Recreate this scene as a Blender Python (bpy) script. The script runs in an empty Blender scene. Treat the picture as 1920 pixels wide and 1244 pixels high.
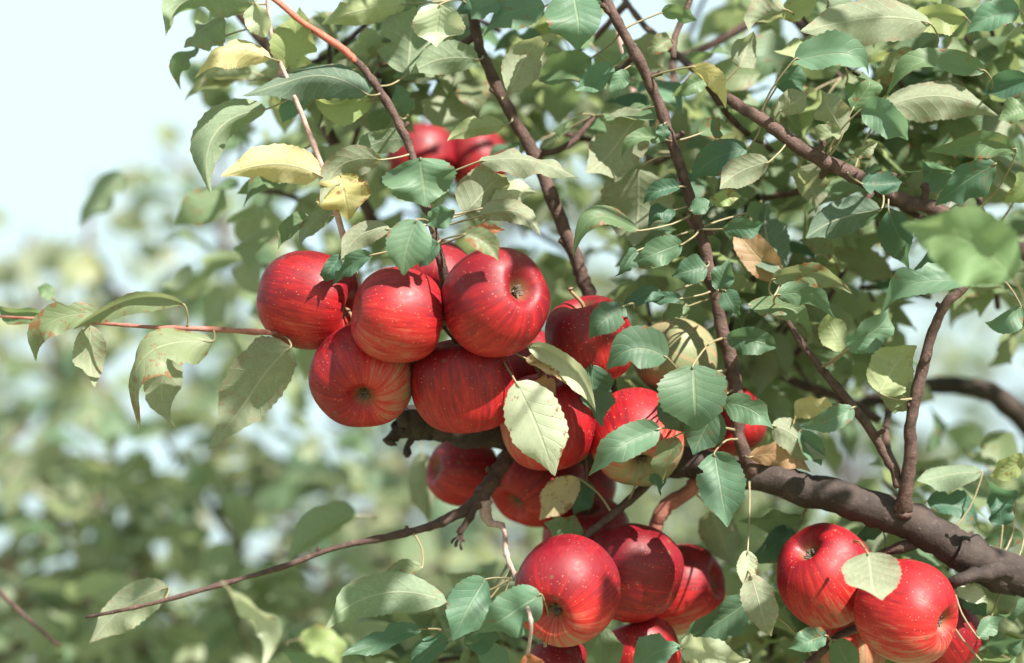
import bpy, math, random
import numpy as np
from mathutils import Vector, Matrix

random.seed(11)
rng = np.random.default_rng(11)
scene = bpy.context.scene
COL = scene.collection

# ------------------------------------------------------------------ camera
LENS, SENSOR, W, H = 85.0, 36.0, 1920.0, 1244.0
D0 = 1.80                                   # distance of the sharp fruit
PITCH = math.radians(10.0)
CAM = np.array([0.0, 0.0, 1.62])
FWD = np.array([0.0, math.cos(PITCH), math.sin(PITCH)])
UPV = np.array([0.0, -math.sin(PITCH), math.cos(PITCH)])
RGT = np.array([1.0, 0.0, 0.0])
PXS = SENSOR / LENS / W                     # metres per pixel per metre of distance
cam = bpy.data.cameras.new('camera')
camo = bpy.data.objects.new('camera', cam)
COL.objects.link(camo)
camo.location = CAM
camo.rotation_euler = (math.pi / 2 + PITCH, 0, 0)
cam.lens, cam.sensor_width, cam.clip_start, cam.clip_end = LENS, SENSOR, 0.05, 2000
cam.dof.use_dof = True
cam.dof.focus_distance = D0 - 0.02
cam.dof.aperture_fstop = 2.5
cam.dof.aperture_blades = 0
scene.camera = camo

# ------------------------------------------------------------------ light
SUN_DIR = Vector((0.42, -0.62, 0.63)).normalized()     # towards the sun
S = np.array(SUN_DIR)
world = bpy.data.worlds.new('World')
scene.world = world
world.use_nodes = True
nt = world.node_tree
bg = nt.nodes['Background']
sky = nt.nodes.new('ShaderNodeTexSky')
sky.sky_type = 'NISHITA'
sky.sun_disc = False
sky.sun_elevation = math.asin(SUN_DIR.z)
sky.sun_rotation = math.atan2(SUN_DIR.x, SUN_DIR.y)
sky.air_density, sky.dust_density, sky.ozone_density = 1.0, 2.5, 1.0
tc = nt.nodes.new('ShaderNodeTexCoord')
nz = nt.nodes.new('ShaderNodeTexNoise')
nz.inputs['Scale'].default_value = 2.6
nz.inputs['Detail'].default_value = 4
nt.links.new(tc.outputs['Generated'], nz.inputs['Vector'])
rp = nt.nodes.new('ShaderNodeValToRGB')
rp.color_ramp.elements[0].position, rp.color_ramp.elements[1].position = 0.12, 0.45
nt.links.new(nz.outputs['Fac'], rp.inputs['Fac'])
mx = nt.nodes.new('ShaderNodeMix')
mx.data_type = 'RGBA'
nt.links.new(rp.outputs['Color'], mx.inputs['Factor'])
nt.links.new(sky.outputs['Color'], mx.inputs['A'])
mx.inputs['B'].default_value = (2.75, 3.5, 3.6, 1)       # thin bright cloud
nt.links.new(mx.outputs['Result'], bg.inputs['Color'])
bg.inputs['Strength'].default_value = 0.098
sun = bpy.data.lights.new('sun', 'SUN')
sun.energy, sun.angle, sun.color = 5.0, math.radians(0.53), (1.0, 0.94, 0.85)
suno = bpy.data.objects.new('sun', sun)
COL.objects.link(suno)
suno.rotation_euler = SUN_DIR.to_track_quat('Z', 'Y').to_euler()
suno.location = (3, -2, 6)

scene.view_settings.view_transform = 'Standard'
scene.view_settings.look = 'None'
scene.view_settings.gamma = 1.0
scene.view_settings.use_curve_mapping = False
scene.view_settings.exposure = 1.7
scene.render.engine = 'CYCLES'
scene.cycles.use_denoising = True
scene.cycles.max_bounces = 8
scene.cycles.sample_clamp_indirect = 6.0

# ------------------------------------------------------------------ helpers
def at(px, py, dd=0.0):
    """world point seen at photo pixel px,py at distance D0+dd"""
    d = D0 + dd
    return CAM + FWD * d + RGT * ((px - W / 2) * PXS * d) - UPV * ((py - H / 2) * PXS * d)

def cdir(x, y, z):
    """direction: x right, y up, z towards the camera"""
    v = RGT * x + UPV * y - FWD * z
    return v / np.linalg.norm(v)

def nrm(v):
    return v / (np.linalg.norm(v) + 1e-12)

def mesh_obj(name, verts, faces, mats, parent=None, uv=None, mi=None, smooth=True):
    me = bpy.data.meshes.new(name)
    me.from_pydata(np.asarray(verts).tolist(), [], faces)
    if smooth:
        me.polygons.foreach_set('use_smooth', [True] * len(me.polygons))
    for m in mats:
        me.materials.append(m)
    if mi is not None:
        me.polygons.foreach_set('material_index', np.asarray(mi, dtype=np.int32))
    if uv is not None:
        l = me.uv_layers.new(name='leaf_uv')
        idx = np.empty(len(me.loops), dtype=np.int32)
        me.loops.foreach_get('vertex_index', idx)
        l.data.foreach_set('uv', np.asarray(uv, dtype=np.float32)[idx].ravel())
    me.update()
    o = bpy.data.objects.new(name, me)
    COL.objects.link(o)
    if parent is not None:
        o.parent = parent
        o.matrix_parent_inverse = Matrix.Translation(-wloc(parent))
    return o

def wloc(o):
    v = Vector(o.location)
    if o.parent is not None and o.matrix_parent_inverse == Matrix.Identity(4):
        v = v + wloc(o.parent)
    return v

def empty(name, loc):
    o = bpy.data.objects.new(name, None)
    COL.objects.link(o)
    o.location = loc
    o.empty_display_size = 0.05
    return o

def tag(o, label, cat, group=None):
    o['label'], o['category'] = label, cat
    if group:
        o['group'] = group

def catmull(pts, n):
    pts = np.asarray(pts, float)
    if len(pts) == 2:
        t = np.linspace(0, 1, n * 2)[:, None]
        return pts[0] * (1 - t) + pts[1] * t
    p = np.vstack([2 * pts[0] - pts[1], pts, 2 * pts[-1] - pts[-2]])
    out = []
    for i in range(1, len(p) - 2):
        t = np.linspace(0, 1, n, endpoint=False)[:, None]
        a, b, c, d = p[i - 1], p[i], p[i + 1], p[i + 2]
        out.append(0.5 * (2 * b + (c - a) * t + (2 * a - 5 * b + 4 * c - d) * t ** 2 + (3 * b - a - 3 * c + d) * t ** 3))
    out.append(pts[-1][None])
    return np.vstack(out)

def tube(path, rad, seg=8, rough=0.0, seed=0, cap=True):
    """path n x 3, rad n -> verts, faces"""
    path = np.asarray(path); n = len(path)
    tg = np.gradient(path, axis=0)
    tg /= np.linalg.norm(tg, axis=1)[:, None] + 1e-12
    u = nrm(np.cross(tg[0], [0.31, 0.2, 0.93]))
    V = []
    r_ = np.random.default_rng(seed)
    lump = r_.normal(0, 1, (n, seg))
    for k in range(2):
        lump = (lump + np.roll(lump, 1, 1) + np.roll(lump, -1, 1)) / 3
    for i in range(n):
        u = nrm(u - tg[i] * u.dot(tg[i])); v = np.cross(tg[i], u)
        a = np.linspace(0, 2 * math.pi, seg, endpoint=False)
        rr = rad[i] * (1 + rough * lump[i])
        V.append(path[i] + np.outer(np.cos(a) * rr, u) + np.outer(np.sin(a) * rr, v))
    V = np.vstack(V)
    F = []
    for i in range(n - 1):
        for j in range(seg):
            k = (j + 1) % seg
            F.append((i * seg + j, i * seg + k, (i + 1) * seg + k, (i + 1) * seg + j))
    if cap:
        F.append(tuple(range(seg - 1, -1, -1)))
        F.append(tuple((n - 1) * seg + j for j in range(seg)))
    return V, F

class Bag:
    def __init__(s): s.v, s.f, s.n, s.uv, s.mi = [], [], 0, [], []
    def add(s, V, F, uv=None, mi=0):
        s.v.append(np.asarray(V)); s.f += [tuple(int(i) + s.n for i in f) for f in F]
        s.n += len(V)
        s.uv.append(np.zeros((len(V), 2)) if uv is None else uv)
        s.mi += [mi] * len(F)
    def build(s, name, mats, parent=None):
        return mesh_obj(name, np.vstack(s.v), s.f, mats, parent, np.vstack(s.uv), s.mi)

# ------------------------------------------------------------------ materials
def newmat(name):
    m = bpy.data.materials.new(name)
    m.use_nodes = True
    m.node_tree.nodes.clear()
    return m, m.node_tree

class NG:
    """small node-building helper"""
    def __init__(s, t): s.t = t
    def n(s, typ, **kw):
        o = s.t.nodes.new(typ)
        for k, v in kw.items(): setattr(o, k, v)
        return o
    def put(s, sock, v):
        if hasattr(v, 'is_linked'): s.t.links.new(v, sock)
        elif v is not None: sock.default_value = v
    def m(s, op, a, b=None, c=None, clamp=False):
        o = s.n('ShaderNodeMath', operation=op, use_clamp=clamp)
        s.put(o.inputs[0], a); s.put(o.inputs[1], b); s.put(o.inputs[2], c)
        return o.outputs[0]
    def mix(s, f, a, b):
        o = s.n('ShaderNodeMix', data_type='RGBA')
        s.put(o.inputs['Factor'], f); s.put(o.inputs['A'], a); s.put(o.inputs['B'], b)
        return o.outputs['Result']
    def noise(s, vec, scale, detail=3, rough=0.55, dist=0.0):
        o = s.n('ShaderNodeTexNoise')
        if vec is not None: s.t.links.new(vec, o.inputs['Vector'])
        o.inputs['Scale'].default_value = scale; o.inputs['Detail'].default_value = detail
        o.inputs['Roughness'].default_value = rough; o.inputs['Distortion'].default_value = dist
        return o.outputs['Fac']
    def rng(s, v, a, b, c=0.0, d=1.0, smooth=True):
        o = s.n('ShaderNodeMapRange', interpolation_type='SMOOTHSTEP' if smooth else 'LINEAR')
        s.put(o.inputs[0], v)
        for i, x in enumerate((a, b, c, d)): o.inputs[1 + i].default_value = x
        return o.outputs[0]
    def ramp(s, f, stops):
        o = s.n('ShaderNodeValToRGB')
        cr = o.color_ramp
        while len(cr.elements) < len(stops): cr.elements.new(0.5)
        for e, (p, c) in zip(cr.elements, stops): e.position = p; e.color = (*c, 1)
        s.t.links.new(f, o.inputs['Fac'])
        return o.outputs['Color']
    def comb(s, x, y, z):
        o = s.n('ShaderNodeCombineXYZ')
        for i, v in enumerate((x, y, z)): s.put(o.inputs[i], v)
        return o.outputs[0]

def c4(c): return (c[0], c[1], c[2], 1.0)

def leaf_mat(name, ca, cb, under, trans, spots=0.0, island=False, tmix=0.42, gloss=0.52):
    """ca..cb blade colour range, under = underside tint, trans = colour of light passing through"""
    m, t = newmat(name); g = NG(t)
    out = g.n('ShaderNodeOutputMaterial')
    uvn = g.n('ShaderNodeUVMap', uv_map='leaf_uv')
    sp = g.n('ShaderNodeSeparateXYZ'); t.links.new(uvn.outputs[0], sp.inputs[0])
    u = g.m('ABSOLUTE', g.m('SUBTRACT', g.m('MULTIPLY', sp.outputs[0], 2.0), 1.0)); v = sp.outputs[1]
    geo = g.n('ShaderNodeNewGeometry')
    if island: rnd = geo.outputs['Random Per Island']
    else: rnd = g.n('ShaderNodeObjectInfo').outputs['Random']
    tex = g.n('ShaderNodeTexCoord').outputs['Object']
    # veins
    midrib = g.rng(u, 0.02, 0.06, 1.0, 0.0)
    q = g.m('MULTIPLY', g.m('SUBTRACT', v, g.m('MULTIPLY', u, g.m('SUBTRACT', 0.30, g.m('MULTIPLY', u, 0.09)))), 8.0)
    fr = g.m('ABSOLUTE', g.m('SUBTRACT', g.m('FRACT', q), 0.5))
    side = g.m('MULTIPLY', g.rng(fr, 0.0, 0.07, 1.0, 0.0), g.rng(u, 0.7, 1.0, 1.0, 0.25))
    vein = g.m('MAXIMUM', midrib, g.m('MULTIPLY', side, 0.55))
    n1 = g.noise(tex, 38, 4, 0.6)
    n2 = g.noise(tex, 420, 2, 0.5)
    col = g.mix(rnd, c4(ca), c4(cb))
    col = g.mix(g.rng(n1, 0.35, 0.7, 0.0, 0.35), col, c4([min(1, x * 1.5 + .02) for x in ca]))
    col = g.mix(g.rng(g.noise(tex, 13, 2), 0.35, 0.7, 0.0, 0.5), col, c4([x * .55 + y for x, y in zip(ca, (.07, .085, .04))]))
    # rusty blotches and edges with a shape of their own
    if spots > 0:
        sn = g.noise(tex, 150, 4, 0.7)
        edge = g.m('ADD', sn, g.m('MULTIPLY', g.rng(u, 0.6, 1.05), 0.10))
        edge = g.m('ADD', edge, g.m('MULTIPLY', g.noise(tex, 22, 2), 0.35))
        sm = g.rng(edge, 0.86 - 0.12 * spots, 0.92 - 0.12 * spots)
        col = g.mix(g.m('MULTIPLY', sm, 0.85), col, (0.19, 0.07, 0.03, 1))
    veincol = g.mix(0.5, col, (0.42, 0.46, 0.28, 1))
    top = g.mix(g.m('MULTIPLY', vein, 0.38), col, veincol)
    und = g.mix(0.6, col, c4(under))
    und = g.mix(g.m('MULTIPLY', vein, 0.6), und, (0.42, 0.44, 0.32, 1))
    und = g.mix(g.rng(n2, 0.45, 0.75, 0.0, 0.3), und, c4([min(1, x * 1.5) for x in under]))
    face = g.mix(geo.outputs['Backfacing'], top, und)
    bmp = g.n('ShaderNodeBump'); bmp.inputs['Strength'].default_value = 0.32; bmp.inputs['Distance'].default_value = 0.002
    t.links.new(g.m('ADD', g.m('SUBTRACT', g.m('MULTIPLY', n2, 0.25), vein), g.m('MULTIPLY', g.m('MULTIPLY', g.rng(fr, 0.0, 0.5), 0.2), g.m('ADD', 0.2, n1))), bmp.inputs['Height'])
    bs = g.n('ShaderNodeBsdfPrincipled')
    t.links.new(face, bs.inputs['Base Color'])
    g.put(bs.inputs['Roughness'], g.m('ADD', gloss, g.m('MULTIPLY', geo.outputs['Backfacing'], 0.3)))
    bs.inputs['Specular IOR Level'].default_value = 0.4
    t.links.new(bmp.outputs[0], bs.inputs['Normal'])
    tr = g.n('ShaderNodeBsdfTranslucent')
    tcol = g.mix(0.6, col, c4(trans))
    tcol = g.mix(g.m('MULTIPLY', vein, 0.35), tcol, c4([x * 0.5 for x in trans]))
    t.links.new(tcol, tr.inputs['Color'])
    ms = g.n('ShaderNodeMixShader'); ms.inputs[0].default_value = tmix
    t.links.new(bs.outputs[0], ms.inputs[1]); t.links.new(tr.outputs[0], ms.inputs[2])
    t.links.new(ms.outputs[0], out.inputs[0])
    return m

UND = (0.24, 0.29, 0.21)
LM = {
 'g': leaf_mat('leaf_green', (0.080, 0.145, 0.072), (0.125, 0.19, 0.10), UND, (0.27, 0.36, 0.12), 0.5),
 't': leaf_mat('leaf_blue_green', (0.070, 0.150, 0.095), (0.110, 0.19, 0.118), UND, (0.22, 0.36, 0.18), 0.2),
 'd': leaf_mat('leaf_deep_green_shaded', (0.036, 0.095, 0.064), (0.062, 0.130, 0.078), (0.15, 0.19, 0.15), (0.15, 0.27, 0.11), 0.2),  # older, darker leaves; shade is also put into this colour
 'o': leaf_mat('leaf_olive', (0.135, 0.175, 0.095), (0.185, 0.215, 0.125), (0.26, 0.285, 0.21), (0.36, 0.39, 0.16), 0.95),
 'y': leaf_mat('leaf_yellow', (0.40, 0.37, 0.155), (0.47, 0.41, 0.18), (0.47, 0.43, 0.25), (0.65, 0.54, 0.18), 0.85),
 'k': leaf_mat('leaf_yellow_green', (0.20, 0.265, 0.105), (0.27, 0.31, 0.13), (0.30, 0.34, 0.2), (0.46, 0.5, 0.17), 0.55),
 'p': leaf_mat('leaf_pale_sunlit', (0.36, 0.42, 0.29), (0.42, 0.46, 0.32), (0.42, 0.46, 0.33), (0.5, 0.52, 0.28), 0.35),  # pale undersides, with sunlight also put into the colour
 'r': leaf_mat('leaf_russet', (0.36, 0.12, 0.07), (0.40, 0.17, 0.09), (0.38, 0.2, 0.13), (0.55, 0.2, 0.08), 0.5),
 'n': leaf_mat('leaf_tan', (0.44, 0.36, 0.21), (0.48, 0.40, 0.25), (0.46, 0.39, 0.27), (0.55, 0.43, 0.22), 1.0),
 'h': leaf_mat('leaf_soft_green', (0.15, 0.25, 0.115), (0.17, 0.27, 0.125), (0.24, 0.32, 0.19), (0.36, 0.46, 0.18)),
 'f': leaf_mat('leaf_orange', (0.29, 0.175, 0.095), (0.34, 0.21, 0.12), (0.40, 0.27, 0.16), (0.6, 0.34, 0.13), 0.6),
}
M_STUFF = leaf_mat('foliage_mixed', (0.075, 0.150, 0.088), (0.23, 0.26, 0.135), (0.30, 0.33, 0.25), (0.38, 0.45, 0.17), 0.5, island=True, tmix=0.48, gloss=0.5)
M_BACK = leaf_mat('foliage_neighbour', (0.050, 0.130, 0.085), (0.28, 0.28, 0.15), (0.36, 0.36, 0.29), (0.42, 0.46, 0.21), 0.4, island=True, gloss=0.38, tmix=0.48)

def bark_mat(name, dark, light, scale, bump, rough=0.8):
    m, t = newmat(name); g = NG(t)
    out = g.n('ShaderNodeOutputMaterial'); bs = g.n('ShaderNodeBsdfPrincipled')
    tex = g.n('ShaderNodeTexCoord').outputs['Object']
    a = g.noise(tex, scale, 5, 0.65, 0.4); b = g.noise(tex, scale * 6, 4, 0.7)
    lich = g.noise(tex, scale * 1.7, 5, 0.7)
    vo = g.n('ShaderNodeTexVoronoi'); vo.inputs['Scale'].default_value = scale * 3.5
    t.links.new(tex, vo.inputs['Vector'])
    pore = g.rng(vo.outputs['Distance'], 0.06, 0.2, 1.0, 0.0)
    col = g.mix(g.rng(a, 0.3, 0.72), c4(dark), c4(light))
    col = g.mix(g.rng(lich, 0.6, 0.7, 0.0, 0.45), col, c4([x * 1.6 + .04 for x in light]))
    col = g.mix(g.m('MULTIPLY', pore, 0.22), col, c4([min(1, x * 1.9 + .05) for x in light]))
    t.links.new(col, bs.inputs['Base Color'])
    bs.inputs['Roughness'].default_value = rough
    bs.inputs['Specular IOR Level'].default_value = 0.3
    bp = g.n('ShaderNodeBump'); bp.inputs['Strength'].default_value = 0.9; bp.inputs['Distance'].default_value = bump
    t.links.new(g.m('ADD', g.m('ADD', a, g.m('MULTIPLY', b, 0.6)), g.m('MULTIPLY', pore, 0.25)), bp.inputs['Height'])
    t.links.new(bp.outputs[0], bs.inputs['Normal'])
    t.links.new(bs.outputs[0], out.inputs[0])
    return m

BM = {
 'limb': bark_mat('bark_limb', (0.021, 0.0148, 0.0130), (0.054, 0.038, 0.033), 34, 0.0018),
 'brown': bark_mat('bark_branch', (0.042, 0.023, 0.019), (0.105, 0.062, 0.052), 90, 0.002, 0.65),
 'red': bark_mat('bark_shoot', (0.20, 0.070, 0.052), (0.31, 0.135, 0.105), 120, 0.0012, 0.5),
 'pink': bark_mat('bark_dry_twig', (0.30, 0.185, 0.16), (0.45, 0.31, 0.28), 120, 0.0014, 0.7),
 'orange': bark_mat('bark_young_shoot', (0.30, 0.075, 0.048), (0.38, 0.12, 0.078), 120, 0.001, 0.45),
}
def plain(name, col, rough=0.6):
    m, t = newmat(name); g = NG(t)
    out = g.n('ShaderNodeOutputMaterial'); bs = g.n('ShaderNodeBsdfPrincipled')
    tex = g.n('ShaderNodeTexCoord').outputs['Object']
    t.links.new(g.mix(g.noise(tex, 160, 3), c4([x * .7 for x in col]), c4([min(1, x * 1.25) for x in col])), bs.inputs['Base Color'])
    bs.inputs['Roughness'].default_value = rough
    t.links.new(bs.outputs[0], out.inputs[0])
    return m
M_PET = plain('petiole', (0.20, 0.17, 0.095), 0.5)
M_STEM = plain('fruit_stem', (0.16, 0.10, 0.05), 0.7)
M_CALYX = plain('calyx', (0.10, 0.075, 0.055), 0.85)

def apple_mat():
    m, t = newmat('apple_skin'); g = NG(t)
    out = g.n('ShaderNodeOutputMaterial'); bs = g.n('ShaderNodeBsdfPrincipled')
    tx = g.n('ShaderNodeTexCoord').outputs['Object']
    mp = g.n('ShaderNodeMapping'); mp.inputs['Scale'].default_value = (1 / .038,) * 3
    t.links.new(tx, mp.inputs[0])
    vec = mp.outputs[0]
    oi = g.n('ShaderNodeObjectInfo').outputs['Random']
    sp = g.n('ShaderNodeSeparateXYZ'); t.links.new(vec, sp.inputs[0])
    x, y, z = sp.outputs
    rad = g.m('SQRT', g.m('ADD', g.m('ADD', g.m('MULTIPLY', x, x), g.m('MULTIPLY', y, y)), 1e-4))
    off = g.m('MULTIPLY', oi, 37.0)
    cx = g.m('DIVIDE', x, rad); cy = g.m('DIVIDE', y, rad)
    def streak(k, kz, det):
        v = g.comb(g.m('ADD', g.m('MULTIPLY', cx, k), off), g.m('MULTIPLY', cy, k), g.m('MULTIPLY', z, kz))
        return g.noise(v, 1.0, det, 0.6, 0.35)
    s1 = streak(5.0, 0.8, 4); s2 = streak(16.0, 1.8, 3); s3 = streak(34.0, 4.0, 2)
    blot = g.noise(vec, 2.2, 3, 0.55)
    ripe = g.n('ShaderNodeAttribute', attribute_name='ripe').outputs['Fac']
    f = g.m('ADD', g.m('ADD', ripe, 0.02), g.m('MULTIPLY', g.m('SUBTRACT', s1, 0.5), 0.68))
    f = g.m('ADD', f, g.m('MULTIPLY', g.m('SUBTRACT', s2, 0.5), 0.85))
    f = g.m('ADD', f, g.m('MULTIPLY', g.m('SUBTRACT', s3, 0.5), 0.42))
    f = g.m('ADD', f, g.m('MULTIPLY', g.m('SUBTRACT', blot, 0.5), 0.30))
    col = g.ramp(f, [(0.0, (0.145, 0.165, 0.085)), (0.22, (0.25, 0.18, 0.10)), (0.38, (0.34, 0.080, 0.052)),
                     (0.56, (0.36, 0.015, 0.014)), (0.78, (0.25, 0.005, 0.008)), (1.0, (0.14, 0.003, 0.009))])
    # lenticels
    vo = g.n('ShaderNodeTexVoronoi'); vo.inputs['Scale'].default_value = 12.0
    av = g.n('ShaderNodeVectorMath', operation='ADD')
    t.links.new(vec, av.inputs[0]); t.links.new(g.comb(off, off, off), av.inputs[1])
    t.links.new(av.outputs[0], vo.inputs['Vector'])
    dot = g.rng(vo.outputs['Distance'], 0.06, 0.16, 1.0, 0.0)
    dot = g.m('MULTIPLY', dot, g.rng(g.noise(vec, 1.6, 2), 0.35, 0.62, 0.35, 0.9))
    col = g.mix(g.m('MULTIPLY', dot, 0.6), col, (0.66, 0.40, 0.27, 1))
    sc1 = g.n('ShaderNodeTexVoronoi'); sc1.inputs['Scale'].default_value = 2.1
    t.links.new(av.outputs[0], sc1.inputs['Vector'])
    scab = g.m('MULTIPLY', g.rng(g.m('ADD', sc1.outputs['Distance'], g.m('MULTIPLY', g.noise(vec, 14, 3), 0.16)), 0.13, 0.22, 1.0, 0.0), 0.7)
    col = g.mix(scab, col, (0.11, 0.06, 0.03, 1))
    # brown russet in both hollows
    col = g.mix(g.m('MULTIPLY', g.rng(rad, 0.06, 0.30, 1.0, 0.0), 0.75), col, (0.13, 0.10, 0.04, 1))
    t.links.new(col, bs.inputs['Base Color'])
    g.put(bs.inputs['Roughness'], g.rng(g.noise(vec, 5, 4), 0.3, 0.7, 0.44, 0.60))
    bs.inputs['Specular IOR Level'].default_value = 0.36
    bs.inputs['Coat Weight'].default_value = 0.0
    bs.inputs['Coat Roughness'].default_value = 0.28
    bs.inputs['Subsurface Weight'].default_value = 0.0
    bp = g.n('ShaderNodeBump'); bp.inputs['Strength'].default_value = 0.25; bp.inputs['Distance'].default_value = 0.0008
    t.links.new(g.m('ADD', g.m('MULTIPLY', g.noise(vec, 7, 3), 0.8), g.m('MULTIPLY', s3, 0.2)), bp.inputs['Height'])
    t.links.new(bp.outputs[0], bs.inputs['Normal'])
    t.links.new(bs.outputs[0], out.inputs[0])
    return m
M_APPLE = apple_mat()

# ------------------------------------------------------------------ ground
def ground():
    m, t = newmat('orchard_grass'); g = NG(t)
    out = g.n('ShaderNodeOutputMaterial'); bs = g.n('ShaderNodeBsdfPrincipled')
    tex = g.n('ShaderNodeTexCoord').outputs['Object']
    t.links.new(g.mix(g.noise(tex, 0.8, 6, 0.7), (0.12, 0.145, 0.07, 1), (0.26, 0.25, 0.14, 1)), bs.inputs['Base Color'])
    bs.inputs['Roughness'].default_value = 0.95
    t.links.new(bs.outputs[0], out.inputs[0])
    n = 24; r = 900.0
    gx = np.sign(np.linspace(-1, 1, n)) * np.abs(np.linspace(-1, 1, n)) ** 3 * r
    V = [(x, y, 0.03 * math.sin(x * 1.3) * math.cos(y * 1.1) if abs(x) + abs(y) < 60 else 0) for y in gx for x in gx]
    F = [(j * n + i, j * n + i + 1, (j + 1) * n + i + 1, (j + 1) * n + i) for j in range(n - 1) for i in range(n - 1)]
    o = mesh_obj('ground', V, F, [m]); o['kind'] = 'structure'
ground()

# ------------------------------------------------------------------ the apple tree: wood
TREE = empty('apple_tree', (1.22, 2.0, 0.0))
tag(TREE, 'sharp apple tree limb with dark bark, serrated leaves and red fruit, nearest of the trees', 'tree')

BP = []          # (branch object, sampled points)
def branch(name, pts, mat, seg=8, n=7, rough=0.12, seed=1, world_pts=(), nodes=0.0, stubs=()):
    """pts: (px, py, radius px, depth)"""
    P = [at(p[0], p[1], p[3]) for p in pts]; R = [p[2] * PXS * (D0 + p[3]) for p in pts]
    for w in world_pts:
        P.insert(0, np.array(w[:3])); R.insert(0, w[3])
    path = catmull(P, n); rad = catmull(np.array(R)[:, None].repeat(3, 1), n)[:, 0]
    r_ = np.random.default_rng(seed)
    k = len(path)
    # small crookedness and swellings at the buds
    wob = r_.normal(0, 1, (k, 3)); wob = (wob + np.roll(wob, 1, 0) + np.roll(wob, -1, 0)) / 3
    path = path + wob * rad[:, None] * 0.16
    if nodes:
        rad = rad * (1 + nodes * (r_.random(k) < 0.22))
    bag = Bag()
    V, F = tube(path, rad, seg, rough, seed)
    bag.add(V, F)
    for s_ in stubs:                # little spurs and buds: (fraction, dx, dy, dz, length m, radius m)
        i = int(s_[0] * (k - 1)); d = cdir(*s_[1:4])
        a = path[i]; L, r0 = s_[4], s_[5]
        side = nrm(np.cross(d, FWD))
        pp = np.array([a, a + d * L * .35 + side * L * .06, a + d * L * .7 - side * L * .05, a + d * L])
        bag.add(*tube(catmull(pp, 3), np.interp(np.linspace(0, 1, 10), [0, .3, .75, .9, 1], [r0, r0 * .75, r0 * .7, r0 * .9, r0 * .3]), 7, 0.25, seed + i))
    o = bag.build(name, [BM[mat]], TREE)
    BP.append((o, path))
    return o

# trunk, out of the picture on the right
tp = catmull([(1.22, 2.0, -0.05), (1.20, 2.0, 0.5), (1.26, 2.02, 1.05), (1.20, 2.0, 1.45), (1.28, 2.03, 1.95), (1.22, 2.05, 2.6)], 6)
V_, F_ = tube(tp, np.interp(np.linspace(0, 1, len(tp)), [0, .06, .5, .75, 1], [.15, .11, .085, .06, .03]), 18, 0.1, 3)
mesh_obj('trunk', V_, F_, [BM['limb']], TREE)

branch('limb', [(1960, 1104, 38, .03), (1890, 1082, 37, .03), (1800, 1030, 36, .03), (1700, 975, 35, .03), (1560, 930, 33, .035), (1420, 893, 31, .045),
                (1300, 872, 30, .065), (1180, 858, 27, .085), (1060, 838, 25, .085), (940, 820, 25, .075), (850, 803, 29, .07), (790, 793, 33, .068), (752, 790, 27, .066)],
       'limb', 22, 9, 0.07, 2, [(1.24, 2.0, 1.40, .05), (0.8, 1.93, 1.57, .026)], 0.0,
       [(0.985, -.5, -.8, .2, .022, .007), (0.96, -.15, -1, .1, .028, .004), (.72, .1, -1, .2, .012, .006), (.60, .2, -1, .3, .01, .007), (.40, -.2, -1, .4, .012, .008), (.33, .3, .8, .5, .012, .007)])
branch('branch', [(962, 840, 15, .075), (935, 880, 14, .06), (912, 915, 15, .05), (898, 938, 16, .048), (870, 958, 11, .045), (820, 982, 8.5, .04), (760, 1000, 7, .035), (640, 1025, 6, .03),
                  (500, 1072, 5.2, .025), (385, 1105, 4.6, .02), (270, 1136, 4, .02), (160, 1158, 3, .02)], 'brown', 9, 6, .15, 4, (), .22,
       [(.12, -.9, .3, .3, .009, .003), (.55, .2, 1, .2, .006, .002), (.68, .3, 1, 0, .006, .002)])
branch('spur', [(900, 930, 13, .048), (888, 955, 9, .044), (872, 985, 7, .042), (862, 1000, 7, .042)], 'brown', 8, 5, .2, 5, (), .3,
       [(.98, -.3, -1, .2, .012, .0016), (.98, .1, -1, .1, .014, .0014), (.97, -.7, -.9, .2, .011, .0012), (.97, .4, -.8, .1, .008, .0014)])
branch('twig', [(906, 935, 12, .048), (912, 965, 11, .045), (922, 982, 8, .043), (944, 990, 5, .04), (950, 1040, 4.5, .035), (966, 1080, 4.5, -.02), (985, 1130, 4, -.06), (996, 1170, 3.6, -.085), (990, 1226, 3, -.07)],
       'pink', 8, 6, .15, 6, (), .35)
branch('branch', [(1404, 892, 17, .04), (1406, 868, 15, .035), (1388, 825, 12, .03), (1383, 760, 13, .03), (1372, 680, 14, .025), (1350, 595, 12, .02), (1330, 505, 12, .02), (1303, 400, 11, .015),
                  (1268, 292, 10.5, .01), (1238, 205, 10, .01), (1192, 100, 10, .0), (1135, 0, 9, .0), (1095, -80, 8, 0)], 'brown', 10, 7, .14, 7, (), .13,
       [(.36, -.8, .6, .3, .012, .003), (.45, .9, .4, .3, .010, .003), (.55, .8, .5, .5, .012, .003), (.62, -.8, .4, .3, .01, .003), (.70, .8, .6, .2, .012, .003), (.80, .9, .4, .3, .012, .0028), (.9, -.7, .5, .3, .012, .003)])
branch('branch', [(1150, 850, 14, .09), (1140, 700, 13, .09), (1112, 580, 13, .075), (1095, 530, 13, .07), (1075, 475, 13.5, .065), (1042, 390, 13, .06), (1002, 292, 12, .06), (962, 220, 11, .055), (917, 130, 10.5, .05), (888, 40, 10, .05), (880, -60, 9, .05)],
       'brown', 10, 7, .12, 8, (), .12, [(.42, -.9, .5, .3, .012, .003), (.6, .9, .4, .2, .01, .003), (.75, -.8, .5, .2, .012, .003)])
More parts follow.
